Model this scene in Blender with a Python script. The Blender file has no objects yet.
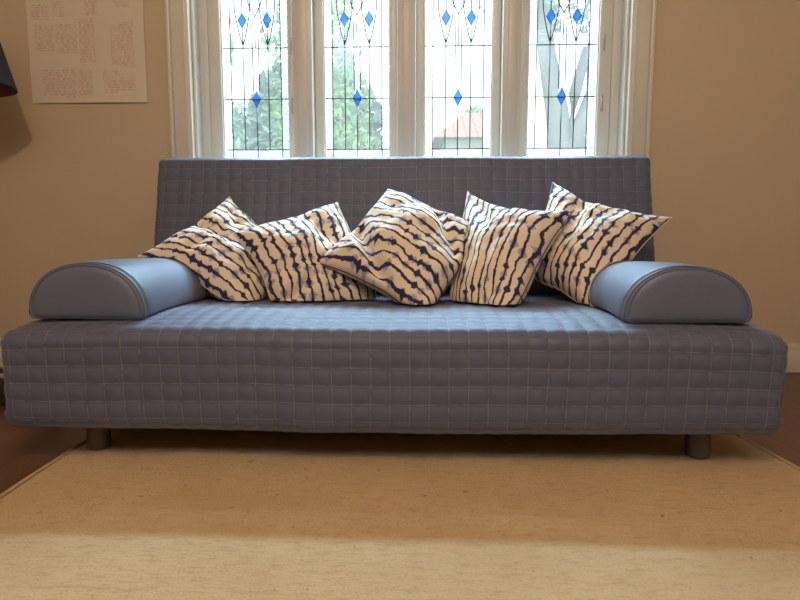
import bpy, bmesh, math, random
from mathutils import Vector, Matrix, noise
from mathutils.bvhtree import BVHTree

random.seed(7)
C = bpy.context.scene.collection
R = math.radians
sc = bpy.context.scene
sc.view_settings.view_transform = 'Standard'
sc.view_settings.look = 'None'
sc.view_settings.exposure = 0.0
sc.cycles.max_bounces = 10
sc.cycles.transparent_max_bounces = 16
sc.cycles.sample_clamp_indirect = 6.0
sc.cycles.caustics_reflective = False
sc.cycles.caustics_refractive = False

# ------------------------------------------------------------------ nodes
class NT:
    def __init__(self, name):
        self.m = bpy.data.materials.new(name)
        self.m.use_nodes = True
        self.t = self.m.node_tree
        self.n = self.t.nodes
        self.n.clear()
        self.out = self.n.new('ShaderNodeOutputMaterial')
    def link(self, a, b): self.t.links.new(a, b)
    def put(self, sock, v):
        if hasattr(v, 'is_output') or isinstance(v, bpy.types.NodeSocket): self.link(v, sock)
        else:
            if sock.type == 'RGBA' and len(v) == 3: v = (*v, 1)
            sock.default_value = v
    def math(self, op, a, b=None, c=None, clamp=False):
        n = self.n.new('ShaderNodeMath'); n.operation = op; n.use_clamp = clamp
        for i, v in enumerate((a, b, c)):
            if v is not None: self.put(n.inputs[i], v)
        return n.outputs[0]
    def step(self, x, lo, hi):                      # smooth 0..1 ramp
        n = self.n.new('ShaderNodeMapRange'); n.interpolation_type = 'SMOOTHSTEP'
        self.put(n.inputs['Value'], x); self.put(n.inputs['From Min'], lo); self.put(n.inputs['From Max'], hi)
        n.inputs['To Min'].default_value = 0; n.inputs['To Max'].default_value = 1
        return n.outputs[0]
    def noise(self, vec, scale, detail=2, rough=.5, w=None):
        n = self.n.new('ShaderNodeTexNoise')
        if vec is not None: self.link(vec, n.inputs['Vector'])
        n.inputs['Scale'].default_value = scale; n.inputs['Detail'].default_value = detail
        n.inputs['Roughness'].default_value = rough
        return n.outputs['Fac']
    def white(self, vec):
        n = self.n.new('ShaderNodeTexWhiteNoise'); n.noise_dimensions = '3D'
        self.link(vec, n.inputs['Vector']); return n.outputs['Value']
    def xyz(self, x, y, z=0.0):
        n = self.n.new('ShaderNodeCombineXYZ')
        for i, v in enumerate((x, y, z)): self.put(n.inputs[i], v)
        return n.outputs[0]
    def sep(self, v):
        n = self.n.new('ShaderNodeSeparateXYZ'); self.link(v, n.inputs[0]); return n.outputs
    def coord(self, which='Object'):
        return self.n.new('ShaderNodeTexCoord').outputs[which]
    def mapping(self, v, scale=(1, 1, 1), loc=(0, 0, 0)):
        n = self.n.new('ShaderNodeMapping'); self.link(v, n.inputs[0])
        n.inputs['Scale'].default_value = scale; n.inputs['Location'].default_value = loc
        return n.outputs[0]
    def mix(self, f, a, b):
        n = self.n.new('ShaderNodeMix'); n.data_type = 'RGBA'
        self.put(n.inputs['Factor'], f); self.put(n.inputs['A'], a) if False else None
        self.put(n.inputs[6], a); self.put(n.inputs[7], b)
        return n.outputs[2]
    def bump(self, h, strength=.3, dist=.002):
        n = self.n.new('ShaderNodeBump'); self.link(h, n.inputs['Height'])
        n.inputs['Strength'].default_value = strength; n.inputs['Distance'].default_value = dist
        return n.outputs[0]
    def bsdf(self, color, rough=.7, normal=None, metal=0., sheen=0., spec=.5):
        b = self.n.new('ShaderNodeBsdfPrincipled')
        self.put(b.inputs['Base Color'], color); self.put(b.inputs['Roughness'], rough)
        b.inputs['Metallic'].default_value = metal
        b.inputs['Specular IOR Level'].default_value = spec
        if sheen: b.inputs['Sheen Weight'].default_value = sheen
        if normal is not None: self.link(normal, b.inputs['Normal'])
        self.link(b.outputs[0], self.out.inputs['Surface'])
        return b

def plain(name, col, rough=.6, var=.12, scale=12, metal=0., spec=.5, bump=.08):
    t = NT(name); o = t.coord('Object'); n = t.noise(o, scale, 4)
    c = t.mix(n, tuple(v*(1-var) for v in col), tuple(min(1, v*(1+var)) for v in col))
    t.bsdf(c, rough, t.bump(t.noise(o, scale*14, 2), bump, .002), metal, spec=spec)
    return t.m

def m_wall():
    t = NT('wall_paint'); o = t.coord('Object')
    n = t.noise(o, 1.3, 3)
    c = t.mix(n, (.55, .455, .315), (.59, .49, .34))
    t.bsdf(c, .75, t.bump(t.noise(o, 160, 3), .12, .001), spec=.3); return t.m

def m_floor():
    t = NT('floor_boards'); o = t.coord('Object')
    br = t.n.new('ShaderNodeTexBrick'); br.offset = .37; br.squash = 1
    s = t.sep(o)
    t.link(t.xyz(s[1], s[0], s[2]), br.inputs['Vector'])
    br.inputs['Scale'].default_value = 1; br.inputs['Brick Width'].default_value = 1.3
    br.inputs['Row Height'].default_value = .105; br.inputs['Mortar Size'].default_value = .0016
    br.inputs['Color1'].default_value = (.17, .065, .035, 1); br.inputs['Color2'].default_value = (.12, .046, .025, 1)
    br.inputs['Mortar'].default_value = (.012, .006, .004, 1)
    g = t.noise(t.mapping(o, (38, 2.2, 1)), 1.0, 6, .6)
    c = t.mix(t.math('MULTIPLY', g, .55), br.outputs['Color'], (.03, .013, .008))
    t.bsdf(c, .32, t.bump(g, .1, .001)); return t.m

def m_rug():
    t = NT('rug_pile'); o = t.coord('Object')
    a = t.noise(o, 3.5, 4, .6); f = t.noise(o, 190, 3, .7); mid = t.noise(t.mapping(o, (22, 60, 1)), 1, 4, .65)
    c = t.mix(t.step(a, .3, .7), (.545, .385, .19), (.615, .45, .235))
    c = t.mix(t.step(mid, .45, .75), c, (.48, .33, .145))
    c = t.mix(t.math('MULTIPLY', t.step(f, .5, .72), .5), c, (.32, .235, .145))
    sp = t.noise(o, 42, 1)
    c = t.mix(t.math('MULTIPLY', t.step(sp, .745, .80), .7), c, (.14, .085, .05))
    h = t.math('ADD', t.math('MULTIPLY', f, 1.), t.math('MULTIPLY', mid, 1.2))
    t.bsdf(c, .95, t.bump(h, .8, .006), sheen=.15, spec=.1); return t.m

def m_quilt():
    t = NT('quilted_grey_fabric'); uv = t.sep(t.coord('UV')); o = t.coord('Object')
    n = t.noise(o, 260, 3, .7); b = t.noise(o, 4, 3)
    def line(x):
        return t.math('ABSOLUTE', t.math('SUBTRACT', t.math('FRACT', t.math('ADD', x, .5)), .5))
    d = t.math('MINIMUM', line(uv[0]), line(uv[1]))
    thread = t.math('SUBTRACT', 1., t.step(d, .012, .04))
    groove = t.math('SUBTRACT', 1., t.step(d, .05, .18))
    c = t.mix(b, (.074, .093, .162), (.096, .117, .195))
    c = t.mix(t.math('MULTIPLY', n, .5), c, (.07, .08, .118))
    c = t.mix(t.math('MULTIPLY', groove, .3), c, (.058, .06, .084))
    dash = t.step(t.noise(o, 40, 1), .3, .55)
    c = t.mix(t.math('MULTIPLY', thread, t.math('MULTIPLY', dash, .5)), c, (.25, .245, .28))
    t.bsdf(c, .55, t.bump(n, .25, .0015), sheen=.17, spec=.50); return t.m

def m_fabric(name, c0, c1):
    t = NT(name); o = t.coord('Object'); n = t.noise(o, 300, 2, .7); b = t.noise(o, 6, 3)
    c = t.mix(b, c0, c1)
    c = t.mix(t.math('MULTIPLY', n, .35), c, tuple(v*.7 for v in c0))
    t.bsdf(c, .50, t.bump(n, .2, .001), sheen=.15, spec=.62); return t.m

def m_cushion():
    """cream cotton with jagged ink stripes and square blots strung along them; UV.x runs across the stripes"""
    t = NT('ink_striped_cushion_cotton'); uvv = t.coord('UV'); uv = t.sep(uvv); u, v = uv[0], uv[1]
    rnd = t.n.new('ShaderNodeObjectInfo').outputs['Random']
    rz = t.math('MULTIPLY', rnd, 23.3)
    p = t.xyz(u, v, rz)
    N = 12.
    w1 = t.math('SUBTRACT', t.noise(p, 4.5, 2), .5)
    w2 = t.math('SUBTRACT', t.noise(p, 26, 3, .7), .5)
    s = t.math('MULTIPLY', u, N)
    s = t.math('ADD', s, t.math('MULTIPLY', w1, 1.3))
    s = t.math('ADD', s, t.math('MULTIPLY', w2, .30))
    s = t.math('ADD', s, rz)
    idx = t.math('FLOOR', s); f = t.math('SUBTRACT', t.math('FRACT', s), .5)
    af = t.math('ABSOLUTE', f)
    fine = t.noise(t.xyz(t.math('MULTIPLY', idx, 3.7), t.math('MULTIPLY', v, 30.), 0.), 1., 3, .8)
    slow = t.noise(t.xyz(t.math('MULTIPLY', idx, 5.1), t.math('MULTIPLY', v, 5.), 3.), 1., 1)
    wid = t.math('ADD', t.math('MULTIPLY', fine, .22), t.math('MULTIPLY', slow, .16))
    wid = t.math('MINIMUM', t.math('SUBTRACT', wid, .062), .15)
    ln = t.math('SUBTRACT', 1., t.step(t.math('SUBTRACT', af, wid), -.03, .03))
    def blots(M, off, thr, size, soft=.06):
        tv = t.math('ADD', t.math('MULTIPLY', v, M), t.math('MULTIPLY', idx, off))
        ci = t.math('FLOOR', tv); cf = t.math('SUBTRACT', t.math('FRACT', tv), .5)
        r = t.white(t.xyz(idx, ci, t.math('ADD', rz, off)))
        on = t.math('GREATER_THAN', r, thr)
        jag = t.math('MULTIPLY', t.math('SUBTRACT', t.noise(p, 50, 2, .7), .5), .45)
        d = t.math('ADD', t.math('MULTIPLY', af, 1.), t.math('MULTIPLY', t.math('ABSOLUTE', cf), N/M*1.0))
        d = t.math('ADD', d, jag)
        return t.math('MULTIPLY', on, t.math('SUBTRACT', 1., t.step(d, size-soft, size+soft)))
    b1 = blots(12., .31, .70, .40)
    b2 = blots(9., .77, .58, .50, .12)
    ink = t.math('MAXIMUM', ln, b1, clamp=True)
    c = t.mix(t.noise(p, 14, 2), (.75, .635, .46), (.83, .71, .53))
    c = t.mix(t.math('MULTIPLY', b2, .75), c, (.24, .26, .37))
    c = t.mix(ink, c, (.026, .031, .090))
    o = t.coord('Object'); n = t.noise(o, 420, 2)
    t.bsdf(c, .8, t.bump(n, .15, .001), sheen=.08, spec=.25); return t.m

def m_glass(name, tint, haze, hcol=(.9, .95, .93), bump=0, tex=0):
    t = NT(name)
    tr = t.n.new('ShaderNodeBsdfTransparent'); tr.inputs[0].default_value = (*tint, 1)
    tl = t.n.new('ShaderNodeBsdfTranslucent'); tl.inputs[0].default_value = (*hcol, 1)
    mx = t.n.new('ShaderNodeMixShader')
    fac = haze
    o = t.coord('Object')
    if tex:
        n = t.step(t.noise(o, tex, 2, .6), .35, .65)
        fac = t.math('ADD', haze*.45, t.math('MULTIPLY', n, haze*.8), clamp=True)
    t.put(mx.inputs[0], fac)
    t.link(tr.outputs[0], mx.inputs[1]); t.link(tl.outputs[0], mx.inputs[2])
    gl = t.n.new('ShaderNodeBsdfGlossy'); gl.inputs['Roughness'].default_value = .08
    m2 = t.n.new('ShaderNodeMixShader'); m2.inputs[0].default_value = .04
    if bump: t.link(t.bump(t.noise(o, 90, 2), bump, .002), gl.inputs['Normal'])
    t.link(mx.outputs[0], m2.inputs[1]); t.link(gl.outputs[0], m2.inputs[2])
    t.link(m2.outputs[0], t.out.inputs['Surface']); return t.m

def m_paper():
    """white sheet with columns of faint red print; object x,z are metres from the sheet's lower left corner"""
    t = NT('printed_sheet'); s = t.sep(t.coord('Object')); x, z = s[0], s[2]
    # blocks of print (x0,x1,z0,z1)
    blocks = [(.055,.16,.03,.145),(.16,.21,.02,.15),(.215,.28,.03,.14),(.33,.40,.04,.14),(.40,.47,.05,.13),
              (.03,.115,.22,.335),(.125,.22,.21,.335),(.23,.30,.17,.36),(.37,.41,.16,.33),(.41,.475,.15,.34),
              (.02,.10,.355,.42),(.115,.17,.365,.43),(.26,.32,.37,.44),(.39,.46,.40,.44),
              (.03,.16,.47,.56),(.19,.30,.48,.57),(.34,.46,.47,.56)]
    def inside(a, lo, hi):
        return t.math('MULTIPLY', t.math('GREATER_THAN', a, lo), t.math('LESS_THAN', a, hi))
    acc = None
    for (a, b, c, d) in blocks:
        m = t.math('MULTIPLY', inside(x, a, b), inside(z, c, d))
        acc = m if acc is None else t.math('MAXIMUM', acc, m)
    rows = t.math('GREATER_THAN', t.math('FRACT', t.math('MULTIPLY', z, 105.)), .45)
    words = t.step(t.noise(t.xyz(t.math('MULTIPLY', x, 75.), t.math('FLOOR', t.math('MULTIPLY', z, 105.)), 0.), 1., 3, .7), .44, .54)
    dens = t.step(t.noise(t.xyz(x, z, 0.), 22, 3), .3, .6)
    ink = t.math('MULTIPLY', t.math('MULTIPLY', acc, rows), t.math('MULTIPLY', words, t.math('ADD', t.math('MULTIPLY', dens, .5), .3)))
    c = t.mix(t.noise(t.coord('Object'), 5, 2), (.68, .60, .475), (.72, .64, .51))
    c = t.mix(ink, c, (.54, .29, .23))
    t.bsdf(c, .7, spec=.2); return t.m

def m_leaf(name, a, b):
    t = NT(name); o = t.coord('Object'); n = t.noise(o, 6, 2)
    t.bsdf(t.mix(n, a, b), .6); return t.m

def m_tile():
    t = NT('roof_tiles'); o = t.coord('Object'); s = t.sep(o)
    w = t.math('FRACT', t.math('MULTIPLY', s[0], 4.)); r = t.math('FRACT', t.math('MULTIPLY', s[2], 7.))
    c = t.mix(t.math('MAXIMUM', t.step(w, .8, 1.), t.step(r, .85, 1.)), (.52, .30, .25), (.34, .19, .16))
    t.bsdf(c, .8); return t.m

M = dict(
    wall=m_wall(), floor=m_floor(), rug=m_rug(), quilt=m_quilt(), cushion=m_cushion(), paper=m_paper(),
    ceiling=plain('ceiling_paint', (.72, .66, .56), .8),
    paint=plain('cream_gloss_paint', (.66, .64, .54), .35, .06, 5, bump=.05),
    sash=plain('cream_sash_paint', (.64, .64, .58), .38, .06, 7, bump=.05),
    bolster=m_fabric('bolster_grey_fabric', (.10, .124, .195), (.12, .145, .22)),
    piping=m_fabric('piping_grey_fabric', (.09, .10, .145), (.11, .12, .17)),
    hem=m_fabric('hem_grey_fabric', (.080, .092, .138), (.10, .112, .165)),
    leg=plain('grey_leg_metal', (.115, .105, .10), .45, .1, 20, metal=.3),
    frame=plain('dark_bed_frame', (.03, .028, .028), .8),
    clear=m_glass('clear_leadlight_glass', (.74, .83, .79), .055, (.95, .93, .87)),
    border=m_glass('hammered_border_glass', (.80, .88, .86), .26, (.86, .92, .92), .6, 150),
    strip=m_glass('pale_strip_glass', (.94, .95, 1.), .14, (.88, .90, .98)),
    blue=m_glass('blue_glass', (.032, .135, .36), .12, (.05, .22, .85)),
    lead=plain('lead_came_metal', (.035, .035, .04), .5, metal=.3),
    brass=plain('aged_hinge_paint', (.46, .40, .32), .5),
    shade=plain('black_shade_fabric', (.012, .012, .016), .8),
    copper=plain('copper_shade_lining', (.16, .045, .03), .4, metal=.6),
    darkmetal=plain('dark_lamp_metal', (.02, .02, .022), .4, metal=.5),
    basket=plain('dark_woven_basket', (.035, .022, .014), .8, .5, 60, bump=.8),
    rim=plain('tan_basket_rim', (.36, .23, .10), .7, .3, 40),
    bark=plain('tree_bark', (.20, .19, .18), .9, .3, 8, bump=.4),
    leaf1=m_leaf('leaf_green', (.10, .20, .06), (.19, .30, .12)),
    leaf2=m_leaf('leaf_pale_green', (.18, .30, .10), (.30, .42, .18)),
    leaf3=m_leaf('leaf_grey_green', (.16, .24, .17), (.26, .34, .25)),
    flower=m_leaf('red_blossom', (.62, .16, .10), (.75, .28, .18)),
    grass=plain('garden_grass', (.17, .26, .09), .9, .3, 3, bump=.4),
    render=plain('house_render', (.62, .58, .52), .8), tile=m_tile(), hwin=plain('house_window_glass', (.06, .07, .08), .2),
)

# ------------------------------------------------------------------ mesh helpers
def obj(name, bm, m, parent=None, smooth=True, loc=None):
    me = bpy.data.meshes.new(name); bm.to_mesh(me); bm.free()
    me.materials.append(m)
    if smooth:
        for p in me.polygons: p.use_smooth = True
    o = bpy.data.objects.new(name, me); C.objects.link(o)
    if loc: o.location = loc
    if parent: o.parent = parent
    return o
def sharp(o, ang=35):
    me = o.data
    b = bmesh.new(); b.from_mesh(me)
    for e in b.edges:
        if len(e.link_faces) == 2 and e.calc_face_angle(0) > R(ang): e.smooth = False
    b.to_mesh(me); b.free(); return o
def empty(name, loc=(0, 0, 0)):
    o = bpy.data.objects.new(name, None); C.objects.link(o); o.location = loc; o.empty_display_size = .1; return o
def tag(o, label, cat, group=None):
    o['label'] = label; o['category'] = cat
    if group: o['group'] = group
    return o
def struct(o): o['kind'] = 'structure'; return o
def bx(bm, x0, x1, y0, y1, z0, z1, bev=0):
    r = bmesh.ops.create_cube(bm, size=1)
    vs = r['verts']
    for v in vs:
        v.co = Vector(((x0+x1)/2+v.co.x*(x1-x0), (y0+y1)/2+v.co.y*(y1-y0), (z0+z1)/2+v.co.z*(z1-z0)))
    if bev:
        es = list({e for v in vs for e in v.link_edges})
        bmesh.ops.bevel(bm, geom=es, offset=bev, segments=2, affect='EDGES', profile=.5)
def box(*a, bev=0):
    bm = bmesh.new(); bx(bm, *a, bev=bev); return bm
def tube(bm, pts, rad, seg=8, closed=False, cap=True):
    pts = [Vector(p) for p in pts]; n = len(pts)
    rr = rad if isinstance(rad, (list, tuple)) else [rad]*n
    rings = []
    ref = Vector((0, 0, 1))
    for i, p in enumerate(pts):
        a = pts[(i-1) % n] if (closed or i > 0) else p
        b = pts[(i+1) % n] if (closed or i < n-1) else p
        d = (b-a).normalized()
        s = d.cross(ref)
        if s.length < .1: s = d.cross(Vector((1, 0, 0)))
        s.normalize(); w = s.cross(d)
        rings.append([bm.verts.new(p+(s*math.cos(k*2*math.pi/seg)+w*math.sin(k*2*math.pi/seg))*rr[i]) for k in range(seg)])
    for i in range(n if closed else n-1):
        A, B = rings[i], rings[(i+1) % n]
        for k in range(seg): bm.faces.new((A[k], A[(k+1) % seg], B[(k+1) % seg], B[k]))
    if cap and not closed:
        bm.faces.new(rings[0][::-1]); bm.faces.new(rings[-1])
def lathe(bm, prof, cx, cy, seg=40):
    rings = []
    for (r, z) in prof:
        if r < 1e-5: rings.append([bm.verts.new((cx, cy, z))])
        else: rings.append([bm.verts.new((cx+r*math.cos(k*2*math.pi/seg), cy+r*math.sin(k*2*math.pi/seg), z)) for k in range(seg)])
    for A, B in zip(rings, rings[1:]):
        for k in range(seg):
            a0, a1 = A[k % len(A)], A[(k+1) % len(A)]; b0, b1 = B[k % len(B)], B[(k+1) % len(B)]
            f = [a0, a1, b1, b0]; f = [q for i, q in enumerate(f) if q not in f[:i]]
            if len(f) > 2: bm.faces.new(f)
    bmesh.ops.recalc_face_normals(bm, faces=bm.faces)

# ------------------------------------------------------------------ room shell
WY = 2.70                    # window wall face
XL, XR, YB, ZC = -2.6, 2.6, -2.6, 2.75
OX0, OX1, OZ0, OZ1 = -.938, .958, .90, 2.24      # window opening
bm = bmesh.new()
bx(bm, XL, OX0, WY, WY+.22, 0, ZC); bx(bm, OX1, XR, WY, WY+.22, 0, ZC)
bx(bm, OX0, OX1, WY, WY+.22, 0, OZ0); bx(bm, OX0, OX1, WY, WY+.22, OZ1, ZC)
struct(obj('wall_back', bm, M['wall'], smooth=False))
struct(obj('wall_left', box(XL-.2, XL, YB, WY+.22, 0, ZC), M['wall'], smooth=False))
struct(obj('wall_right', box(XR, XR+.2, YB, WY+.22, 0, ZC), M['wall'], smooth=False))
struct(obj('wall_front', box(XL-.2, XR+.2, YB-.2, YB, 0, ZC), M['wall'], smooth=False))
struct(obj('floor', box(XL-.2, XR+.2, YB-.2, WY+.22, -.1, 0), M['floor'], smooth=False))
struct(obj('ceiling', box(XL-.2, XR+.2, YB-.2, WY+.22, ZC, ZC+.1), M['ceiling'], smooth=False))
bm = bmesh.new(); bx(bm, XL, XR, WY-.018, WY-.0005, .0005, .105, .003); bx(bm, XL, XR, WY-.012, WY-.0005, .105, .13, .004)
struct(sharp(obj('baseboard_back', bm, M['paint'])))
bm = bmesh.new(); bx(bm, XR-.018, XR-.0005, YB, WY-.02, .0005, .13, .004)
struct(sharp(obj('baseboard_right', bm, M['paint'])))
bm = bmesh.new(); bx(bm, XL+.0005, XL+.018, YB, WY-.02, .0005, .13, .004)
struct(sharp(obj('baseboard_left', bm, M['paint'])))

# window casing (trim_1), frame with mullions (trim_2), sill (trim_3)
bm = bmesh.new()
for s, e in ((-1, OX0), (1, OX1)):
    i = e; o1 = e+s*.078
    bx(bm, min(i, o1), max(i, o1), WY-.020, WY-.0005, OZ0-.02, OZ1+.078, .003)
    o2 = o1+s*.018
    bx(bm, min(o1, o2), max(o1, o2), WY-.034, WY-.0005, OZ0-.02, OZ1+.096, .006)
    q = i+s*.012
    bx(bm, min(q, q+s*.014), max(q, q+s*.014), WY-.026, WY-.018, OZ0-.02, OZ1+.06, .003)
bx(bm, OX0, OX1, WY-.020, WY-.0005, OZ1, OZ1+.078, .003)
bx(bm, OX0-.096, OX1+.096, WY-.034, WY-.0005, OZ1+.078, OZ1+.096, .006)
struct(sharp(obj('trim_1', bm, M['paint'])))
GL = [(-.832, -.526), (-.367, -.069), (.085, .388), (.545, .853)]     # glass spans
MU = [(-.497, -.408), (-.034, .046), (.424, .506)]                    # mullions
GZ0, GZ1 = .955, 2.13
bm = bmesh.new()
bx(bm, OX0+.0005, -.888, WY+.075, WY+.19, OZ0+.001, OZ1-.001, .003)
bx(bm, .909, OX1-.0005, WY+.075, WY+.19, OZ0+.001, OZ1-.001, .003)
bx(bm, OX0+.0005, OX0+.012, WY+.012, WY+.08, OZ0+.001, OZ1-.001, .002)
bx(bm, OX1-.012, OX1-.0005, WY+.012, WY+.08, OZ0+.001, OZ1-.001, .002)
for a, b in MU:
    bx(bm, a, b, WY+.022, WY+.19, OZ0+.001, OZ1-.001, .005)
    bx(bm, a+.022, b-.022, WY+.012, WY+.03, OZ0+.001, OZ1-.001, .004)
bx(bm, -.888, .909, WY+.03, WY+.19, OZ1-.045, OZ1-.001, .003)
struct(sharp(obj('trim_2', bm, M['sash'])))
bm = bmesh.new(); bx(bm, OX0-.10, OX1+.10, WY-.06, WY-.0005, OZ0-.045, OZ0-.021, .006)
bx(bm, OX0+.001, OX1-.001, WY+.0, WY+.19, OZ0-.02+.021, OZ0+.016, .002)
struct(sharp(obj('trim_3', bm, M['paint'])))

# ------------------------------------------------------------------ leadlight windows
GY = WY+.10
def ribbon(bm, pts, w=.0042, y=GY, d=.006):
    tube(bm, [(p[0], y, p[1]) for p in pts], w/2*1.15, 6)
Z1, Z2, Z3 = 1.450, 1.226, 1.000          # leadlight rails
def window(k, x0, x1, hinge_side):
    w = struct(empty('window_%d' % k, ((x0+x1)/2, GY, GZ0)))
    W = x1-x0; off = -w.location
    def part(name, bm, m, par=w, sm=True):
        o = obj(name, bm, m, par, sm); 
        if par is w: o.matrix_parent_inverse = Matrix.Translation(off)
        return o
    sx0 = {1: -.887, 2: -.407, 3: .047, 4: .507}[k]; sx1 = {1: -.498, 2: -.035, 3: .423, 4: .908}[k]
    bm = bmesh.new()
    for a, b in ((sx0, x0), (x1, sx1)):
        bx(bm, a, b, WY+.078, WY+.122, OZ0+.018, OZ1-.047, .003)
    bx(bm, x0, x1, WY+.078, WY+.122, OZ0+.018, GZ0, .003); bx(bm, x0, x1, WY+.078, WY+.122, GZ1, OZ1-.047, .003)
    # glazing bead
    for a, b in ((x0, x0+.005), (x1-.005, x1)): bx(bm, a, b, WY+.088, WY+.112, GZ0, GZ1)
    sash = sharp(part('sash', bm, M['sash']))
    X = lambda f: x0+W*f
    zm = 1.82                              # the upper half repeats the lower one turned over
    fl = lambda z: 2*zm-z
    # glass
    def quads(rects, y=GY):
        b = bmesh.new()
        for (a, c, d, e) in rects:
            b.faces.new([b.verts.new(q) for q in ((a, y, d), (c, y, d), (c, y, e), (a, y, e))])
        return b
    bl, brr = X(.125), X(.875)
    part('clear_pane', quads([(bl, X(.455), GZ0+.045, GZ1-.045), (X(.545), brr, GZ0+.045, GZ1-.045), (X(.455), X(.545), GZ0+.045, Z2), (X(.455), X(.545), 1.95, GZ1-.045)]), M['clear'], sm=False)
    part('border_pane', quads([(x0, bl, GZ0, GZ1), (brr, x1, GZ0, GZ1), (bl, brr, GZ0, GZ0+.045), (bl, brr, GZ1-.045, GZ1)]), M['border'], sm=False)
    part('centre_strip_pane', quads([(X(.455), X(.545), Z2, 1.95)]), M['strip'], sm=False)
    # lead
    bm = bmesh.new()
    L = lambda *p: ribbon(bm, p)
    L((x0, Z1), (x1, Z1)); L((x0, Z2), (x1, Z2)); L((x0, Z3), (x1, Z3)); L((x0, GZ1-.045), (x1, GZ1-.045))
    for f in (.125, .875): L((X(f), GZ0), (X(f), GZ1))
    L((X(.5), GZ0), (X(.5), Z2-.038))
    for f in (.315, .685):
        L((X(f), Z3), (X(f), Z1)); L((X(f), Z1), (X(f), 1.569-.036)); L((X(f), 1.569+.036), (X(f), fl(1.569)-.036)); L((X(f), fl(Z1)), (X(f), GZ1-.045))
        for s in (-1, 1):
            h = []
            for i in range(25):
                q = i/24; z = Z1+.012+(2*(zm-Z1)-.024)*q
                e = min(1, math.sin(math.pi*q)*1.6)
                h.append((X(f)+s*.115*W*e**.8, z))
            L(*h)
    for f in (.455, .545): L((X(f), Z2+.036), (X(f), 1.565))
    L((X(.5), 1.585), (X(.5), Z1)); 
    for s in (-1, 1):
        L((X(.5), 1.585), (X(.5+s*.08), 1.63), (X(.5+s*.16), 1.72), (X(.5+s*.19), zm), (X(.5+s*.16), 1.92), (X(.5+s*.08), 2.01), (X(.5), 2.055))
    L((x0, fl(Z1)), (x1, fl(Z1)))
    part('lead_came', bm, M['lead'])
    dd = [(X(.5), Z2, .019, .038), (X(.315), 1.569, .019, .036), (X(.685), 1.569, .019, .036), (X(.315), fl(1.569), .019, .036), (X(.685), fl(1.569), .019, .036)]
    for (cx, cz, a, b) in dd:
        q = bmesh.new(); yy = GY-.004
        q.faces.new([q.verts.new(v) for v in ((cx-a, yy, cz), (cx, yy, cz-b), (cx+a, yy, cz), (cx, yy, cz+b))])
        d_ = part('blue_diamond', q, M['blue'], sm=False)
        q = bmesh.new(); tube(q, [(cx-a, yy, cz), (cx, yy, cz-b), (cx+a, yy, cz), (cx, yy, cz+b)], .0022, 6, closed=True)
        e = part('diamond_came', q, M['lead'], d_); e.parent = d_
    hx = {'r': x1+.018, 'l': x0-.018}[hinge_side]
    for z in ((1.45, 1.19) if k in (1, 4) else ()):
        q = bmesh.new(); tube(q, [(hx, WY+.072, z-.028), (hx, WY+.072, z+.028)], .0055, 8)
        for zz in (z-.03, z+.03):
            bmesh.ops.create_uvsphere(q, u_segments=8, v_segments=6, radius=.0065, matrix=Matrix.Translation((hx, WY+.072, zz)))
        part('hinge', q, M['brass'])
for k, (a, b) in enumerate(GL): window(k+1, a, b, 'lrlr'[k] if k else 'r')

# ------------------------------------------------------------------ rug
bm = bmesh.new()
nx, ny = 120, 130
grid = []
RY0, RY1 = -.5, 2.06
def rug_x(f, y):
    l = -.917+.010*(1.8-y)/.8+.004*math.sin(y*7); r = 1.052+.095*(1.81-y)/.8*.9+.005*math.sin(y*6+1)
    return l+(r-l)*f
for j in range(ny+1):
    row = []
    y = RY0+(RY1-RY0)*j/ny
    for i in range(nx+1):
        x = rug_x(i/nx, y)
        e = min(i, nx-i, j, ny-j)
        z = .012+.0035*noise.noise((x*3, y*3, 0))+.0015*noise.noise((x*22, y*22, 3))
        if e == 0: z = .001
        row.append(bm.verts.new((x, y, max(.001, z))))
    grid.append(row)
for j in range(ny):
    for i in range(nx): bm.faces.new((grid[j][i], grid[j][i+1], grid[j+1][i+1], grid[j+1][i]))
rug = tag(obj('rug', bm, M['rug']), 'cream wool rug lying on the dark floor under the sofa', 'rug')
bm = bmesh.new()
loop = [grid[0][0]]
pts = [(rug_x(0, RY0+(RY1-RY0)*j/60), RY0+(RY1-RY0)*j/60, .0065) for j in range(61)]
pts += [(rug_x(i/40, RY1), RY1, .0065) for i in range(1, 41)]
pts += [(rug_x(1, RY1-(RY1-RY0)*j/60), RY1-(RY1-RY0)*j/60, .0065) for j in range(1, 61)]
pts += [(rug_x(1-i/40, RY0), RY0, .0065) for i in range(1, 40)]
tube(bm, pts, .0055, 8, closed=True)
obj('edge_binding', bm, M['rug'], rug)

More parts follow.
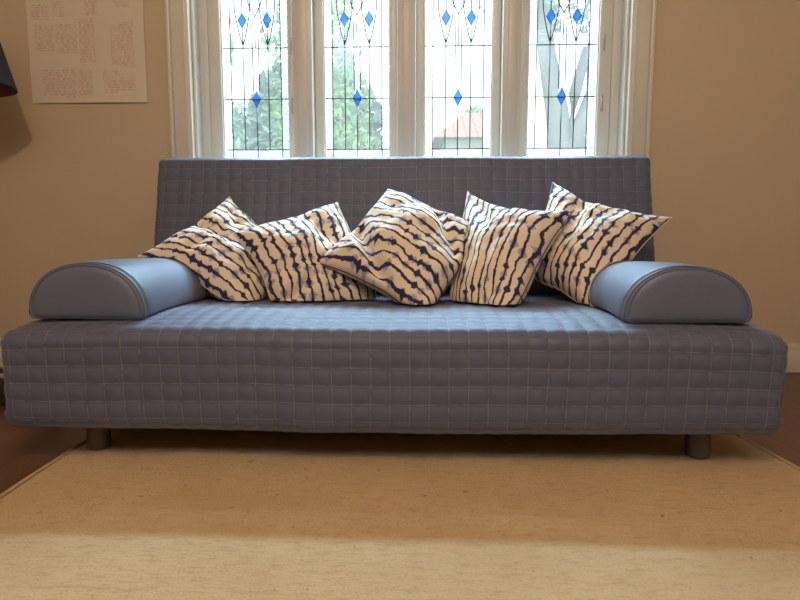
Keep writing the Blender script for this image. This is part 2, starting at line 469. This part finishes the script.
# ------------------------------------------------------------------ sofa bed
CELL = .0505
sofa = tag(empty('sofa_bed', (-.02, 1.9, 0)), 'wide grey sofa bed with a quilted cover and sloping backrest', 'sofa')
def spart(name, bm, m, par=sofa, smooth=True):
    o = obj(name, bm, m, par, smooth)
    if par is sofa: o.matrix_parent_inverse = Matrix.Translation(-sofa.location)
    return o
def wob(a, b, s): return noise.noise((a*2.3, b*2.3, s))*.10+noise.noise((a*6, b*6, s+9))*.05
def quilt_disp(u, v, h):
    a = abs(math.sin(math.pi*u)); b = abs(math.sin(math.pi*v))
    return h*((a**.55)*(b**.75)-.45)
def quilt_box(size, r, deform, h=.0045, sub=6, seed=0., origin=(0, 0)):
    """rounded box centred on 0 whose five or six faces carry the quilting; deform(p, n) -> p"""
    sx, sy, sz = size; bm = bmesh.new(); uvl = bm.loops.layers.uv.new('UVMap')
    half = Vector((sx/2, sy/2, sz/2)); inner = half-Vector((r, r, r))
    faces = [(0, 2, 1, -1), (0, 1, 2, 1), (0, 1, 2, -1), (1, 2, 0, -1), (1, 2, 0, 1), (0, 2, 1, 1)]
    for (a, b, c, sgn) in faces:
        na = max(4, int(size[a]/CELL*sub)); nb = max(4, int(size[b]/CELL*sub))
        V = []; UV = []
        for j in range(nb+1):
            rv = []; ru = []
            for i in range(na+1):
                p = Vector((0, 0, 0))
                p[a] = -half[a]+size[a]*i/na; p[b] = -half[b]+size[b]*j/nb; p[c] = sgn*half[c]
                q = Vector((max(-inner[k], min(inner[k], p[k])) for k in range(3)))
                n = (p-q); n.normalize()
                s = q+n*r
                # seam coordinates: counted from the front left top corner so that seams run over the edge
                ca = (p[a]+half[a])/CELL if a == 0 else (p[a]+(half[a] if a == 1 else -half[a]))/CELL
                cb = (p[b]+half[b])/CELL if b == 1 else (p[b]-half[b])/CELL
                u = ca+.25+wob(s.x+s.y, s.z+s.y, seed); v = cb+wob(s.x+s.y*.7, s.z, seed+4)
                s = s+n*quilt_disp(u, v, h*(1-.7*abs(n.x)))
                rv.append(bm.verts.new(deform(s, n))); ru.append((u, v))
            V.append(rv); UV.append(ru)
        for j in range(nb):
            for i in range(na):
                idx = [(j, i), (j, i+1), (j+1, i+1), (j+1, i)]
                f = bm.faces.new([V[q][w] for q, w in idx])
                for lp, (q, w) in zip(f.loops, idx): lp[uvl].uv = UV[q][w]
    bmesh.ops.remove_doubles(bm, verts=bm.verts, dist=.0006)
    bmesh.ops.recalc_face_normals(bm, faces=bm.faces)
    return bm
# seat: x -1.035..0.998, y 1.51..2.30, z 0.095..0.40
SX0, SX1, SY0, SY1, SZ0, SZ1 = -1.048, 1.010, 1.508, 2.30, .110, .397
scx, scy, scz = (SX0+SX1)/2, (SY0+SY1)/2, (SZ0+SZ1)/2
def seat_top(x, y):
    e = max(0, (abs(x-scx)-.70)/.32)
    return SZ1-.012*(y-1.53)-.012*e**2.2-.024*(max(0, 1.82-y)/.31)**2+.003*noise.noise((x*2, y*2, 5))
def seat_def(p, n):
    x, y, z = p.x+scx, p.y+scy, p.z+scz
    t = (z-SZ0)/(SZ1-SZ0)
    zt = seat_top(x, y)+p.z-(SZ1-SZ0)/2 if t > 1 else None
    z = SZ0+t*(seat_top(x, y)-SZ0)
    low = 1-t
    z += -.004*low*math.cos((x-scx)*2.5)+low*.0015*(x-scx)          # hem sags a little in the middle
    x += (scx-x)*(.021 if x < scx else .013)*low
    y += -.010*low*(1 if y < 1.7 else 0)                               # cover flares out at its hem
    if SY0 < y < SY0+.043 and t < .16: y = SY0+(y-SY0)*.15                      # the cover hangs straight to its hem
    if y < 1.7: y += .008*noise.noise((x*5, z*3, 1))*(.3+low)
    x += .006*noise.noise((y*6, z*5, 2))*(1 if abs(x-scx) > .95 else 0)
    return (x, y, z)
seat = spart('seat_cushion', quilt_box((SX1-SX0, SY1-SY0, SZ1-SZ0), .042, seat_def, .0052, 6, 1.), M['quilt'])
# hem band of the cover
bm = bmesh.new(); rows = []
path = []
n = 220
for i in range(n+1): path.append((SX0+.0+(SX1-SX0)*i/n, SY0, (0, -1)))
def hemp(x, y, nx, ny, th, o):
    r = .042
    hx, hy = (SX1-SX0)/2, (SY1-SY0)/2
    p = Vector((x-scx, y-scy, 0)); q = Vector((max(-hx+r, min(hx-r, p.x)), max(-hy+r, min(hy-r, p.y)), 0))
    d = (p-q).normalized()
    d = Vector((d.x*math.cos(th), d.y*math.cos(th), -math.sin(th)))
    q.z = -(SZ1-SZ0)/2+r
    return seat_def(q+d*(r+o), d)
per = [(SX0, SY1-.05-(SY1-.05-SY0)*i/80, -1, 0) for i in range(81)]+[(SX0+(SX1-SX0)*i/240, SY0, 0, -1) for i in range(1, 241)]+[(SX1, SY0+(SY1-.05-SY0)*i/80, 1, 0) for i in range(1, 81)]
lev = [(1.50, -.002), (1.40, .0010), (1.1, .0014), (.80, .0016), (.74, .0012), (.70, -.002)]
G = [[bm.verts.new(hemp(x, y, a, b, z+(.0), o)) for (z, o) in lev] for (x, y, a, b) in per]
for A, B in zip(G, G[1:]):
    for k in range(len(lev)-1): bm.faces.new((A[k], B[k], B[k+1], A[k+1]))
bmesh.ops.recalc_face_normals(bm, faces=bm.faces)
spart('hem', bm, M['hem'])
# backrest
LEAN = R(13.5)
BW, BT, BH = 1.968, .135, .610
B0 = Vector((-.008, 2.292, .335))          # foot of its front face
ax_u = Vector((0, math.sin(LEAN), math.cos(LEAN))); ax_n = Vector((0, math.cos(LEAN), -math.sin(LEAN)))
def back_def(p, n):
    z = p.z+BH/2; x = p.x; y = p.y+BT/2
    y += .005*noise.noise((x*3, z*3, 7))
    x += (.004*noise.noise((z*7, 1, 7)) if abs(x) > .9 else 0)
    x *= 1-.012*z/BH*0
    z += .004*noise.noise((x*2.5, 0, 3))*(z/BH)
    return B0+Vector((x, 0, 0))+ax_u*z+ax_n*y
back = spart('backrest', quilt_box((BW, BT, BH), .026, back_def, .0040, 6, 5.), M['quilt'])
bm = bmesh.new()
bx(bm, scx-.95, scx+.95, SY0+.09, SY1-.02, .088, .125, .006)
spart('bed_frame', bm, M['frame'])
for (lx, ly, zb) in ((-.845, 1.632, .0135), (.842, 1.628, .0135), (-.845, 2.22, .0005), (.842, 2.22, .0005)):
    bm = bmesh.new(); lathe(bm, [(0, zb), (.029, zb), (.032, zb+.004), (.032, .1), (0, .1)], lx, ly, 32)
    sharp(spart('leg', bm, M['leg']))

# ------------------------------------------------------------------ bolsters (rest on the seat)
def bolster(xc, y0, y1, W, H, label, skew):
    taper = .12
    root = tag(empty('bolster_cushion', (xc, (y0+y1)/2, seat_top(xc, 1.9))), label, 'cushion', 'half-round bolsters on the sofa arms')
    off = -root.location
    prof = []
    N = 44
    for i in range(N+1):
        a = math.pi*i/N; ca, sa = math.cos(a), math.sin(a)
        e = .92
        prof.append((W/2*math.copysign(abs(ca)**e, ca), .012+(H-.012)*abs(sa)**.90))
    # rounded lower corners and flat base
    base = [(-W/2+.002, .005), (-W/2+.012, 0)]+[(-W/2+.012+(W-.024)*k/12, 0) for k in range(1, 12)]+[(W/2-.012, 0), (W/2-.002, .005)]
    ring = prof+base
    def P(px, pz, y, k=1., kz=None):
        f = (y-y0)/(y1-y0)
        x = xc+skew*f+px*k
        cz = H*.42
        z = cz+(pz-cz)*k if kz is None else pz
        zz = seat_top(x if abs(x-scx) < .97 else scx+math.copysign(.97, x-scx), y)
        zb = seat_top(xc, y)
        z *= 1-taper*f
        return Vector((x, y, zb+.0035+z+.002*noise.noise((x*6, y*6, z*6))))
    bm = bmesh.new()
    rd = .012
    secs = [(y0+rd*(1-math.sin(t)), 1-(rd/(W/2))*(1-math.cos(t))*1.0) for t in (0, .4, .8, 1.2, 1.57)]
    secs = [(y0, .90), (y0-.002, .6), ]and secs
    secs = [(y0-.006, .02), (y0-.006, .45), (y0-.004, .75), (y0-.001, .90)]+[(a, b) for a, b in secs]
    nmid = 26
    secs += [(y0+rd+(y1-y0-2*rd)*i/nmid, 1) for i in range(1, nmid)]
    secs += [(y1-rd*(1-math.sin(t)), 1-(rd/(W/2))*(1-math.cos(t))) for t in (1.57, 1.2, .8, .4, 0)]
    secs += [(y1, .5), (y1, .02)]
    rings = [[bm.verts.new(P(px, pz, y, k)) for (px, pz) in ring] for (y, k) in secs]
    n = len(ring)
    for A, B in zip(rings, rings[1:]):
        for i in range(n): bm.faces.new((A[i], A[(i+1) % n], B[(i+1) % n], B[i]))
    bm.faces.new(rings[0]); bm.faces.new(rings[-1][::-1])
    bmesh.ops.recalc_face_normals(bm, faces=bm.faces)
    b = obj('bolster_body', bm, M['bolster'], root); b.matrix_parent_inverse = Matrix.Translation(off)
    bm = bmesh.new()
    tube(bm, [P(px, pz, y0+.006, 0.996) for (px, pz) in prof], .0020, 6)
    tube(bm, [P(px, pz, y0+.030, 1.0) for (px, pz) in prof], .0011, 6)
    s = obj('piping', bm, M['piping'], root); s.matrix_parent_inverse = Matrix.Translation(off)
    return b
BL = bolster(-.843, 1.60, 2.265, .326, .155, 'grey half-round bolster at the left end of the seat', .02)
BR = bolster(.785, 1.60, 2.265, .335, .149, 'grey half-round bolster at the right end of the seat', -.02)

# ------------------------------------------------------------------ striped cushions
bpy.context.view_layer.update()
def bvh_of(o):
    me = o.data; mw = o.matrix_world
    return BVHTree.FromPolygons([mw@v.co for v in me.vertices], [p.vertices[:] for p in me.polygons])
solids = [bvh_of(BL), bvh_of(BR)]
def inside(bvh, p):
    c = 0; o = Vector(p)
    d = Vector((.031, -1, .017)).normalized()
    for _ in range(24):
        h = bvh.ray_cast(o, d)
        if h[0] is None: break
        c += 1; o = h[0]+d*1e-5
    return c % 2 == 1
def back_y(z): return B0.y+(z-B0.z)*math.tan(LEAN)
def cushion(cn, T, creases, seed, front, label, amp=.010, pin=(.15, .15, .15, .15), rnd=(0, 0, .1, .1)):
    """cn: TL TR BR BL corners; stripes run TL->BL; creases: (u0,v0,u1,v1,depth,width)"""
    cn = [Vector(c) for c in cn]
    n = 56
    ctr = sum(cn, Vector())/4
    def patch(u, v):
        U, V = 2*u-1, 2*v-1
        ct, cr, cb, cl = pin                     # how far each edge is drawn in between its corners
        uu = .5+(u-.5)*(1-(cr if u > .5 else cl)*(1-V*V)); vv = .5+(v-.5)*(1-(cb if v > .5 else ct)*(1-U*U))
        a = cn[0].lerp(cn[1], uu); b = cn[3].lerp(cn[2], uu)
        p = a.lerp(b, vv)
        k = rnd[(0 if u < .5 else 1) if v < .5 else (3 if u < .5 else 2)]*abs(U*V)**5      # blunt corners
        return p.lerp(ctr, k)
    def surf(u, v, side):
        p = patch(u, v); e = .01
        du = patch(u+e, v)-patch(u-e, v); dv = patch(u, v+e)-patch(u, v-e)
        nn = du.cross(dv)
        nn.normalize()
        if nn.y > 0: nn = -nn
        U, V = 2*u-1, 2*v-1
        w = max(0, (1-U*U)*(1-V*V))
        t = T*w**.46
        edge = min(1, w*4)
        s = 1 if side == 0 else -1
        d = t*s
        if side == 0:
            for (a, b, c, dd, dep, wd) in creases:
                A = Vector((a, b)); D = Vector((c, dd))-A; Q = Vector((u, v))-A
                k = Q.dot(D)/D.dot(D); k = max(0, min(1, k))
                dist = (Q-D*k).length
                fade = 1-max(0, k-.7)/.3*.6
                d -= dep*fade*math.exp(-(dist/wd)**2)*edge
            # small folds fanning out from the seams and corners
            d += edge*amp*noise.noise((u*3.2+seed, v*3.2, seed))
            d += edge*amp*.55*noise.noise((u*9+seed, v*5, seed+3))
            r_ = abs(noise.noise((u*5+seed*2, v*7, seed+8)))
            d -= edge*amp*.7*max(0, .22-r_)/.22*.8
        else:
            d += edge*amp*.5*noise.noise((u*4+seed, v*4, seed+11))
        p = p+nn*d
        p += Vector((noise.noise((u*4, v*4, seed+20)), 0, noise.noise((u*4, v*4, seed+30))))*.005*(1-.5*edge)
        return p
    def smooth_t(i): # denser near the seam
        x = i/n; return .5-.5*math.cos(math.pi*x)
    bm = bmesh.new(); uvl = bm.loops.layers.uv.new('UVMap')
    F = [[bm.verts.new(surf(smooth_t(i), smooth_t(j), 0)) for i in range(n+1)] for j in range(n+1)]
    K = [[F[j][i] if (i in (0, n) or j in (0, n)) else bm.verts.new(surf(smooth_t(i), smooth_t(j), 1)) for i in range(n+1)] for j in range(n+1)]
    for j in range(n):
        for i in range(n):
            q = [(j, i), (j, i+1), (j+1, i+1), (j+1, i)]
            for S, rev in ((F, 0), (K, 1)):
                o = q[::-1] if rev else q
                f = bm.faces.new([S[a][b] for a, b in o])
                for lp, (a, b) in zip(f.loops, o): lp[uvl].uv = (smooth_t(b), smooth_t(a))
    # let the cushion rest on and against what is around it
    for it in range(3):
        for v in bm.verts:
            p = v.co
            zt = seat_top(p.x, p.y)+.0075
            if p.z < zt: p.z = zt+.0015*noise.noise((p.x*30, p.y*30, 1))
            yb = back_y(p.z)-.012
            if p.y > yb: p.y = yb
            for b in solids:
                if inside(b, p):
                    hit = b.find_nearest(p)
                    if hit[0] is not None: v.co = hit[0]+(hit[0]-p).normalized()*.004
            for b in front:
                k = 0
                while inside(b, v.co) and k < 60:
                    v.co = v.co+Vector((0, .006, 0)); k += 1
                if k: v.co = v.co+Vector((0, .006, 0))
        if it < 2:
            bmesh.ops.smooth_vert(bm, verts=[v for v in bm.verts], factor=.25, use_axis_x=True, use_axis_y=True, use_axis_z=True)
    bmesh.ops.recalc_face_normals(bm, faces=bm.faces)
    me_c = Vector((ctr.x, ctr.y, min(v.co.z for v in bm.verts)))
    # seam piping sub-mesh as a part
    rimv = [F[0][i].co.copy() for i in range(n+1)]+[F[j][n].co.copy() for j in range(1, n+1)]+[F[n][n-i].co.copy() for i in range(1, n+1)]+[F[n-j][0].co.copy() for j in range(1, n)]
    for v in bm.verts: v.co -= me_c
    o = obj('striped_cushion', bm, M['cushion'], None, True, me_c)
    tag(o, label, 'cushion', 'striped cushions in a row on the sofa')
    s = bmesh.new(); tube(s, [p-me_c for p in rimv], .0022, 6, closed=True)
    obj('seam', s, M['cushion'], o)
    bpy.context.view_layer.update()
    return bvh_of(o)
#DATA
CU = {
 'D': [(.253, 2.33, .780), (.596, 2.10, .697), (.352, 1.82, .357), (.158, 1.99, .359)],
 'C': [(-.276, 2.00, .525), (-.050, 2.28, .785), (.317, 2.13, .632), (.088, 1.82, .345)],
 'B': [(-.570, 2.05, .621), (-.243, 2.31, .738), (-.039, 2.06, .347), (-.412, 1.93, .345)],
 'A': [(-.911, 2.06, .542), (-.667, 2.32, .759), (-.425, 2.30, .528), (-.480, 1.91, .335)],
 'E': [(.576, 2.34, .814), (.960, 2.18, .674), (.618, 1.86, .353), (.435, 2.20, .47)],
}
bD = cushion(CU['D'], .108, [(.10, .0, .40, .35, .03, .05), (.62, .98, .80, .72, .02, .05)], 1.3, [], 'striped cushion with a level top edge, second from the right bolster, overlapping its neighbours', .016, (.26, .10, .02, .04), (0, 0, .10, .30))
bC = cushion(CU['C'], .105, [(.46, 0, 0, .60, .055, .055), (1, .50, .50, 1, .045, .05), (.75, .25, .95, .42, .015, .04)], 4.1, [bD], 'striped cushion standing on one corner in the middle of the row', .016, (.12, .08, .05, .14), (0, 0, .02, .14))
bB = cushion(CU['B'], .108, [(.12, .88, .48, .70, .030, .05), (.58, .02, .75, .5, .028, .06), (.0, .55, .25, .62, .02, .05)], 7.7, [bC], 'striped cushion with near vertical stripes, second from the left bolster', .016, (.07, .06, .0, .16), (0, 0, .22, .26))
bA = cushion(CU['A'], .096, [(.55, .02, .50, .62, .032, .06), (.2, .3, .75, .35, .015, .05), (.85, .2, .6, .5, .016, .05)], 11.2, [bB], 'striped cushion leaning over the left bolster with nearly level stripes', .016, (.13, .10, .04, .16), (0, 0, .2, .2))
bE = cushion(CU['E'], .104, [(.30, .02, .42, .55, .045, .06), (.5, .30, .35, .85, .016, .05)], 15.6, [bD], 'striped cushion with a long pointed corner over the right bolster', .016, (.26, .14, .12, .08), (0, 0, .06, .3))

# ------------------------------------------------------------------ poster, lamp, basket
PX, PZ, PW, PH = -1.661, 1.194, .522, .74
bm = bmesh.new(); nx, nz = 24, 30; V = []
for j in range(nz+1):
    V.append([bm.verts.new((PW*i/nx, -.004-.004*abs(noise.noise((i*.15, j*.12, 2)))-.006*(1-j/nz)**3*abs(math.sin(i/nx*3)), PH*j/nz)) for i in range(nx+1)])
for j in range(nz):
    for i in range(nx): bm.faces.new((V[j][i], V[j][i+1], V[j+1][i+1], V[j+1][i]))
tag(obj('printed_poster', bm, M['paper'], None, True, (PX, WY, PZ)), 'pale paper sheet with blocks of faint red print on the wall left of the window', 'poster')

LX, LY = -1.722, 2.30
lamp = tag(empty('floor_lamp', (LX, LY, 0)), 'lamp with a black flared shade and copper lining at the left wall', 'lamp')
def lp(name, prof, m, seg=48):
    b = bmesh.new(); lathe(b, prof, 0, 0, seg); return sharp(obj(name, b, m, lamp))
lp('base', [(0, .001), (.135, .001), (.14, .008), (.13, .02), (.03, .03), (0, .03)], M['darkmetal'])
lp('pole', [(0, .03), (.011, .03), (.011, 1.32), (0, 1.32)], M['darkmetal'], 16)
lp('lamp_shade', [(.2165, 1.182), (.218, 1.182), (.139, 1.492), (.1375, 1.492), (.2165, 1.182)], M['shade'])
lp('shade_lining', [(.2150, 1.1835), (.1365, 1.490)], M['copper'])
b = bmesh.new()
for k in range(3):
    a = k*2*math.pi/3+.4
    tube(b, [(0, 0, 1.31), (math.cos(a)*.176, math.sin(a)*.176, 1.31)], .0025, 6)
obj('shade_spider', b, M['darkmetal'], lamp)
b = bmesh.new(); lathe(b, [(0, 1.32), (.014, 1.32), (.016, 1.335), (.03, 1.355), (.028, 1.385), (0, 1.40)], 0, 0, 20)
obj('light_bulb', b, M['ceiling'], lamp)

BX, BY = -1.395, 2.14
bk = tag(empty('basket', (BX, BY, 0)), 'small dark basket with a tan rim on the floor left of the sofa', 'basket')
b = bmesh.new(); lathe(b, [(0, .001), (.095, .001), (.105, .02), (.118, .085), (.120, .112), (.112, .112), (.108, .085), (.09, .012), (0, .012)], 0, 0, 40)
for v in b.verts:
    a = math.atan2(v.co.y, v.co.x); k = 1+.02*math.sin(a*26)*math.cos(v.co.z*260)
    v.co.x *= k; v.co.y *= k
obj('basket_body', b, M['basket'], bk)
b = bmesh.new(); tube(b, [(.117*math.cos(t*2*math.pi/48), .117*math.sin(t*2*math.pi/48), .118) for t in range(48)], .009, 8, closed=True)
obj('rim', b, M['rim'], bk)

# ------------------------------------------------------------------ garden seen through the leadlights
GZ = -.7
struct(obj('ground', box(-30, 30, WY+.3, 45, GZ-.2, GZ), M['grass'], smooth=False))
def leaves(bm, c, rad, n, size, rs):
    c = Vector(c)
    for _ in range(n):
        while True:
            d = Vector((rs.uniform(-1, 1), rs.uniform(-1, 1), rs.uniform(-1, 1)))
            if d.length < 1: break
        p = c+Vector((d.x*rad[0], d.y*rad[1], d.z*rad[2]))
        s = size*rs.uniform(.6, 1.4)
        a = Vector((rs.gauss(0, 1), rs.gauss(0, 1), rs.gauss(0, 1))).normalized(); q = a.orthogonal().normalized()
        bm.faces.new([bm.verts.new(p+w) for w in (-a*s, q*s*.45, a*s, -q*s*.45)])
def tree(name, x, y, limbs, blobs, leaf, label, cat, size=.09, seed=1, group=None, extra=None):
    rs = random.Random(seed)
    root = tag(empty(name, (x, y, GZ)), label, cat, group)
    bm = bmesh.new()
    for pts, rad in limbs: tube(bm, pts, rad, 10)
    if limbs: obj('trunk', bm, M['bark'], root)
    else: bm.free()
    bm = bmesh.new()
    for (c, r, n) in blobs: leaves(bm, c, r, n, size, rs)
    obj('foliage', bm, leaf, root, False)
    if extra:
        bm = bmesh.new()
        for (c, r, n) in extra: leaves(bm, c, r, n, .06, rs)
        obj('blossom', bm, M['flower'], root, False)
# local coordinates: metres from the tree's foot
tree('garden_tree', 1.72, 7.2,
     [([(0, 0, 0), (.02, 0, 1.2), (-.02, 0, 2.1), (-.10, 0, 2.7), (-.22, .1, 3.4), (-.30, .1, 4.3)], [.20, .17, .16, .13, .10, .07]),
      ([(.0, 0, 2.0), (.22, 0, 2.55), (.38, .1, 2.95), (.33, .1, 3.4), (.5, .2, 4.3)], [.16, .13, .12, .09, .06]),
      ([(.05, 0, 2.35), (.10, 0, 2.9), (.22, 0, 3.4)], [.09, .07, .05])],
     [((.55, .2, 3.05), (.25, .3, .18), 90), ((-.1, .3, 4.1), (1.0, .6, .45), 420), ((.6, .3, 4.0), (.5, .4, .5), 160)],
     M['leaf3'], 'forked grey tree trunk outside the right hand window', 'tree', .07, 3)
tree('garden_tree', -1.35, 7.5,
     [([(0, 0, 0), (.03, 0, 1.6), (-.05, 0, 2.8), (.02, 0, 4.0)], [.14, .11, .08, .04])],
     [((.15, 0, 2.7), (.66, .6, .9), 1400), ((.1, 0, 3.7), (.62, .6, .6), 600), ((.5, -.1, 2.1), (.6, .5, .5), 300)],
     M['leaf2'], 'green leafy tree outside the second window from the left', 'tree', .055, 5)
tree('garden_tree', -2.75, 7.0,
     [([(0, 0, 0), (.05, 0, 1.4), (.25, 0, 2.3), (.15, 0, 3.3), (.2, 0, 4.1)], [.13, .11, .09, .07, .03]),
      ([(.2, 0, 2.2), (-.2, 0, 2.9), (-.45, 0, 3.6)], [.07, .05, .03])],
     [((.3, 0, 2.5), (.55, .5, .5), 650), ((.1, 0, 3.4), (.6, .5, .6), 560), ((.0, 0, 1.9), (.6, .5, .45), 600)],
     M['leaf3'], 'tree with red blossom outside the left hand window', 'tree', .055, 8,
     extra=[((.42, -.4, 2.35), (.13, .1, .16), 70), ((.5, -.4, 2.85), (.12, .1, .14), 45), ((.62, -.4, 3.45), (.12, .1, .12), 40)])
tree('garden_shrub', 1.95, 6.4, [], [((0, 0, 1.2), (.5, .4, 1.2), 900)], M['leaf2'], 'pale green shrub beside the forked tree trunk', 'shrub', .06, 11)
tree('garden_tree', 1.9, 21, [([(0, 0, 0), (.05, 0, 2.0), (0, 0, 4.4)], [.2, .16, .08])], [((0, 0, 4.6), (.75, .6, .95), 800)], M['leaf2'], 'small green tree behind the pink tiled roof', 'tree', .11, 13)
tree('garden_shrub', 1.25, 12.6, [], [((0, 0, 1.3), (1.1, .5, 1.45), 900)], M['leaf2'], 'low green shrub in front of the pink roofed house', 'shrub', .08, 14)
tree('garden_shrub', -2.1, 8.6, [], [((0, 0, 1.2), (1.3, .6, 1.3), 900)], M['leaf1'], 'broad green shrub low behind the blossom tree', 'shrub', .06, 17)
for bx_, by_, sx_, h_, n_, sd, lb in ((-6.3, 16, 1.8, 4.4, 2600, 31, 'tall pale tree far behind the left hand window'), (-2.6, 15, 1.8, 4.6, 2600, 32, 'tall pale tree far behind the second window from the left')):
    tree('garden_tree', bx_, by_, [([(0, 0, 0), (.1, 0, 2.0), (0, 0, h_)], [.3, .22, .1])], [((0, 0, h_*.72), (sx_, 1.0, h_*.5), n_)], M['leaf3'], lb, 'tree', .22, sd)
# house
H = tag(empty('house', (1.3, 14, GZ)), 'pale house with a pink tiled roof seen through the third window', 'house')
def hp(name, bm, m): return sharp(obj(name, bm, m, H, False))
hp('house_wall', box(-.75, .85, 0, 4, 0, 3.42), M['render'])
bm = bmesh.new()
vs = [bm.verts.new(v) for v in ((-1.0, -.4, 3.38), (1.1, -.4, 3.38), (1.1, 4.4, 3.38), (-1.0, 4.4, 3.38), (-.15, 2, 4.35), (.35, 2, 4.35))]
for f in ((0, 1, 5, 4), (1, 2, 5), (2, 3, 4, 5), (3, 0, 4), (3, 2, 1, 0)): bm.faces.new([vs[i] for i in f])
hp('roof', bm, M['tile'])
for x in (-.5, .15):
    hp('house_window', box(x, x+.5, -.03, .02, 1.5, 2.7), M['hwin'])

# ------------------------------------------------------------------ light
def lamp_(name, typ, loc, energy, col, target=None, **kw):
    l = bpy.data.lights.new(name, typ); l.energy = energy; l.color = col
    for k, v in kw.items(): setattr(l, k, v)
    o = bpy.data.objects.new(name, l); C.objects.link(o); o.location = loc
    if target is not None:
        o.rotation_euler = (Vector(target)-Vector(loc)).to_track_quat('-Z', 'Y').to_euler()
    return o
W = bpy.data.worlds.new('overcast_sky'); sc.world = W; W.use_nodes = True
bg = W.node_tree.nodes['Background']; bg.inputs[0].default_value = (.90, .96, 1, 1); bg.inputs[1].default_value = 2.3
lamp_('sky_band', 'AREA', (0, 4.5, 3.10), 840, (.45, .72, 1), (0, 1.5, .42), shape='RECTANGLE', size=5.0, size_y=.18)
lamp_('high_sky_band', 'AREA', (0, 4.2, 4.25), 900, (.70, .82, 1), (0, 2.05, .65), shape='RECTANGLE', size=5.0, size_y=.5)
lamp_('room_lamp', 'POINT', (-.1, -.45, 2.42), 82, (1, .65, .36), shadow_soft_size=.05)
lamp_('cool_room_fill', 'AREA', (.2, -1.2, 2.66), 36, (.68, .82, 1), (.2, 1.6, .4), shape='RECTANGLE', size=2.4, size_y=.7)  # added cool fill light under the ceiling

# ------------------------------------------------------------------ camera
cam = bpy.data.cameras.new('camera'); co = bpy.data.objects.new('camera', cam); C.objects.link(co)
cam.sensor_width = 36; cam.lens = 600*36/800
co.location = (.083, 0, .63); co.rotation_euler = (R(90-6.6), 0, R(2.2))
cam.clip_start = .02
sc.camera = co
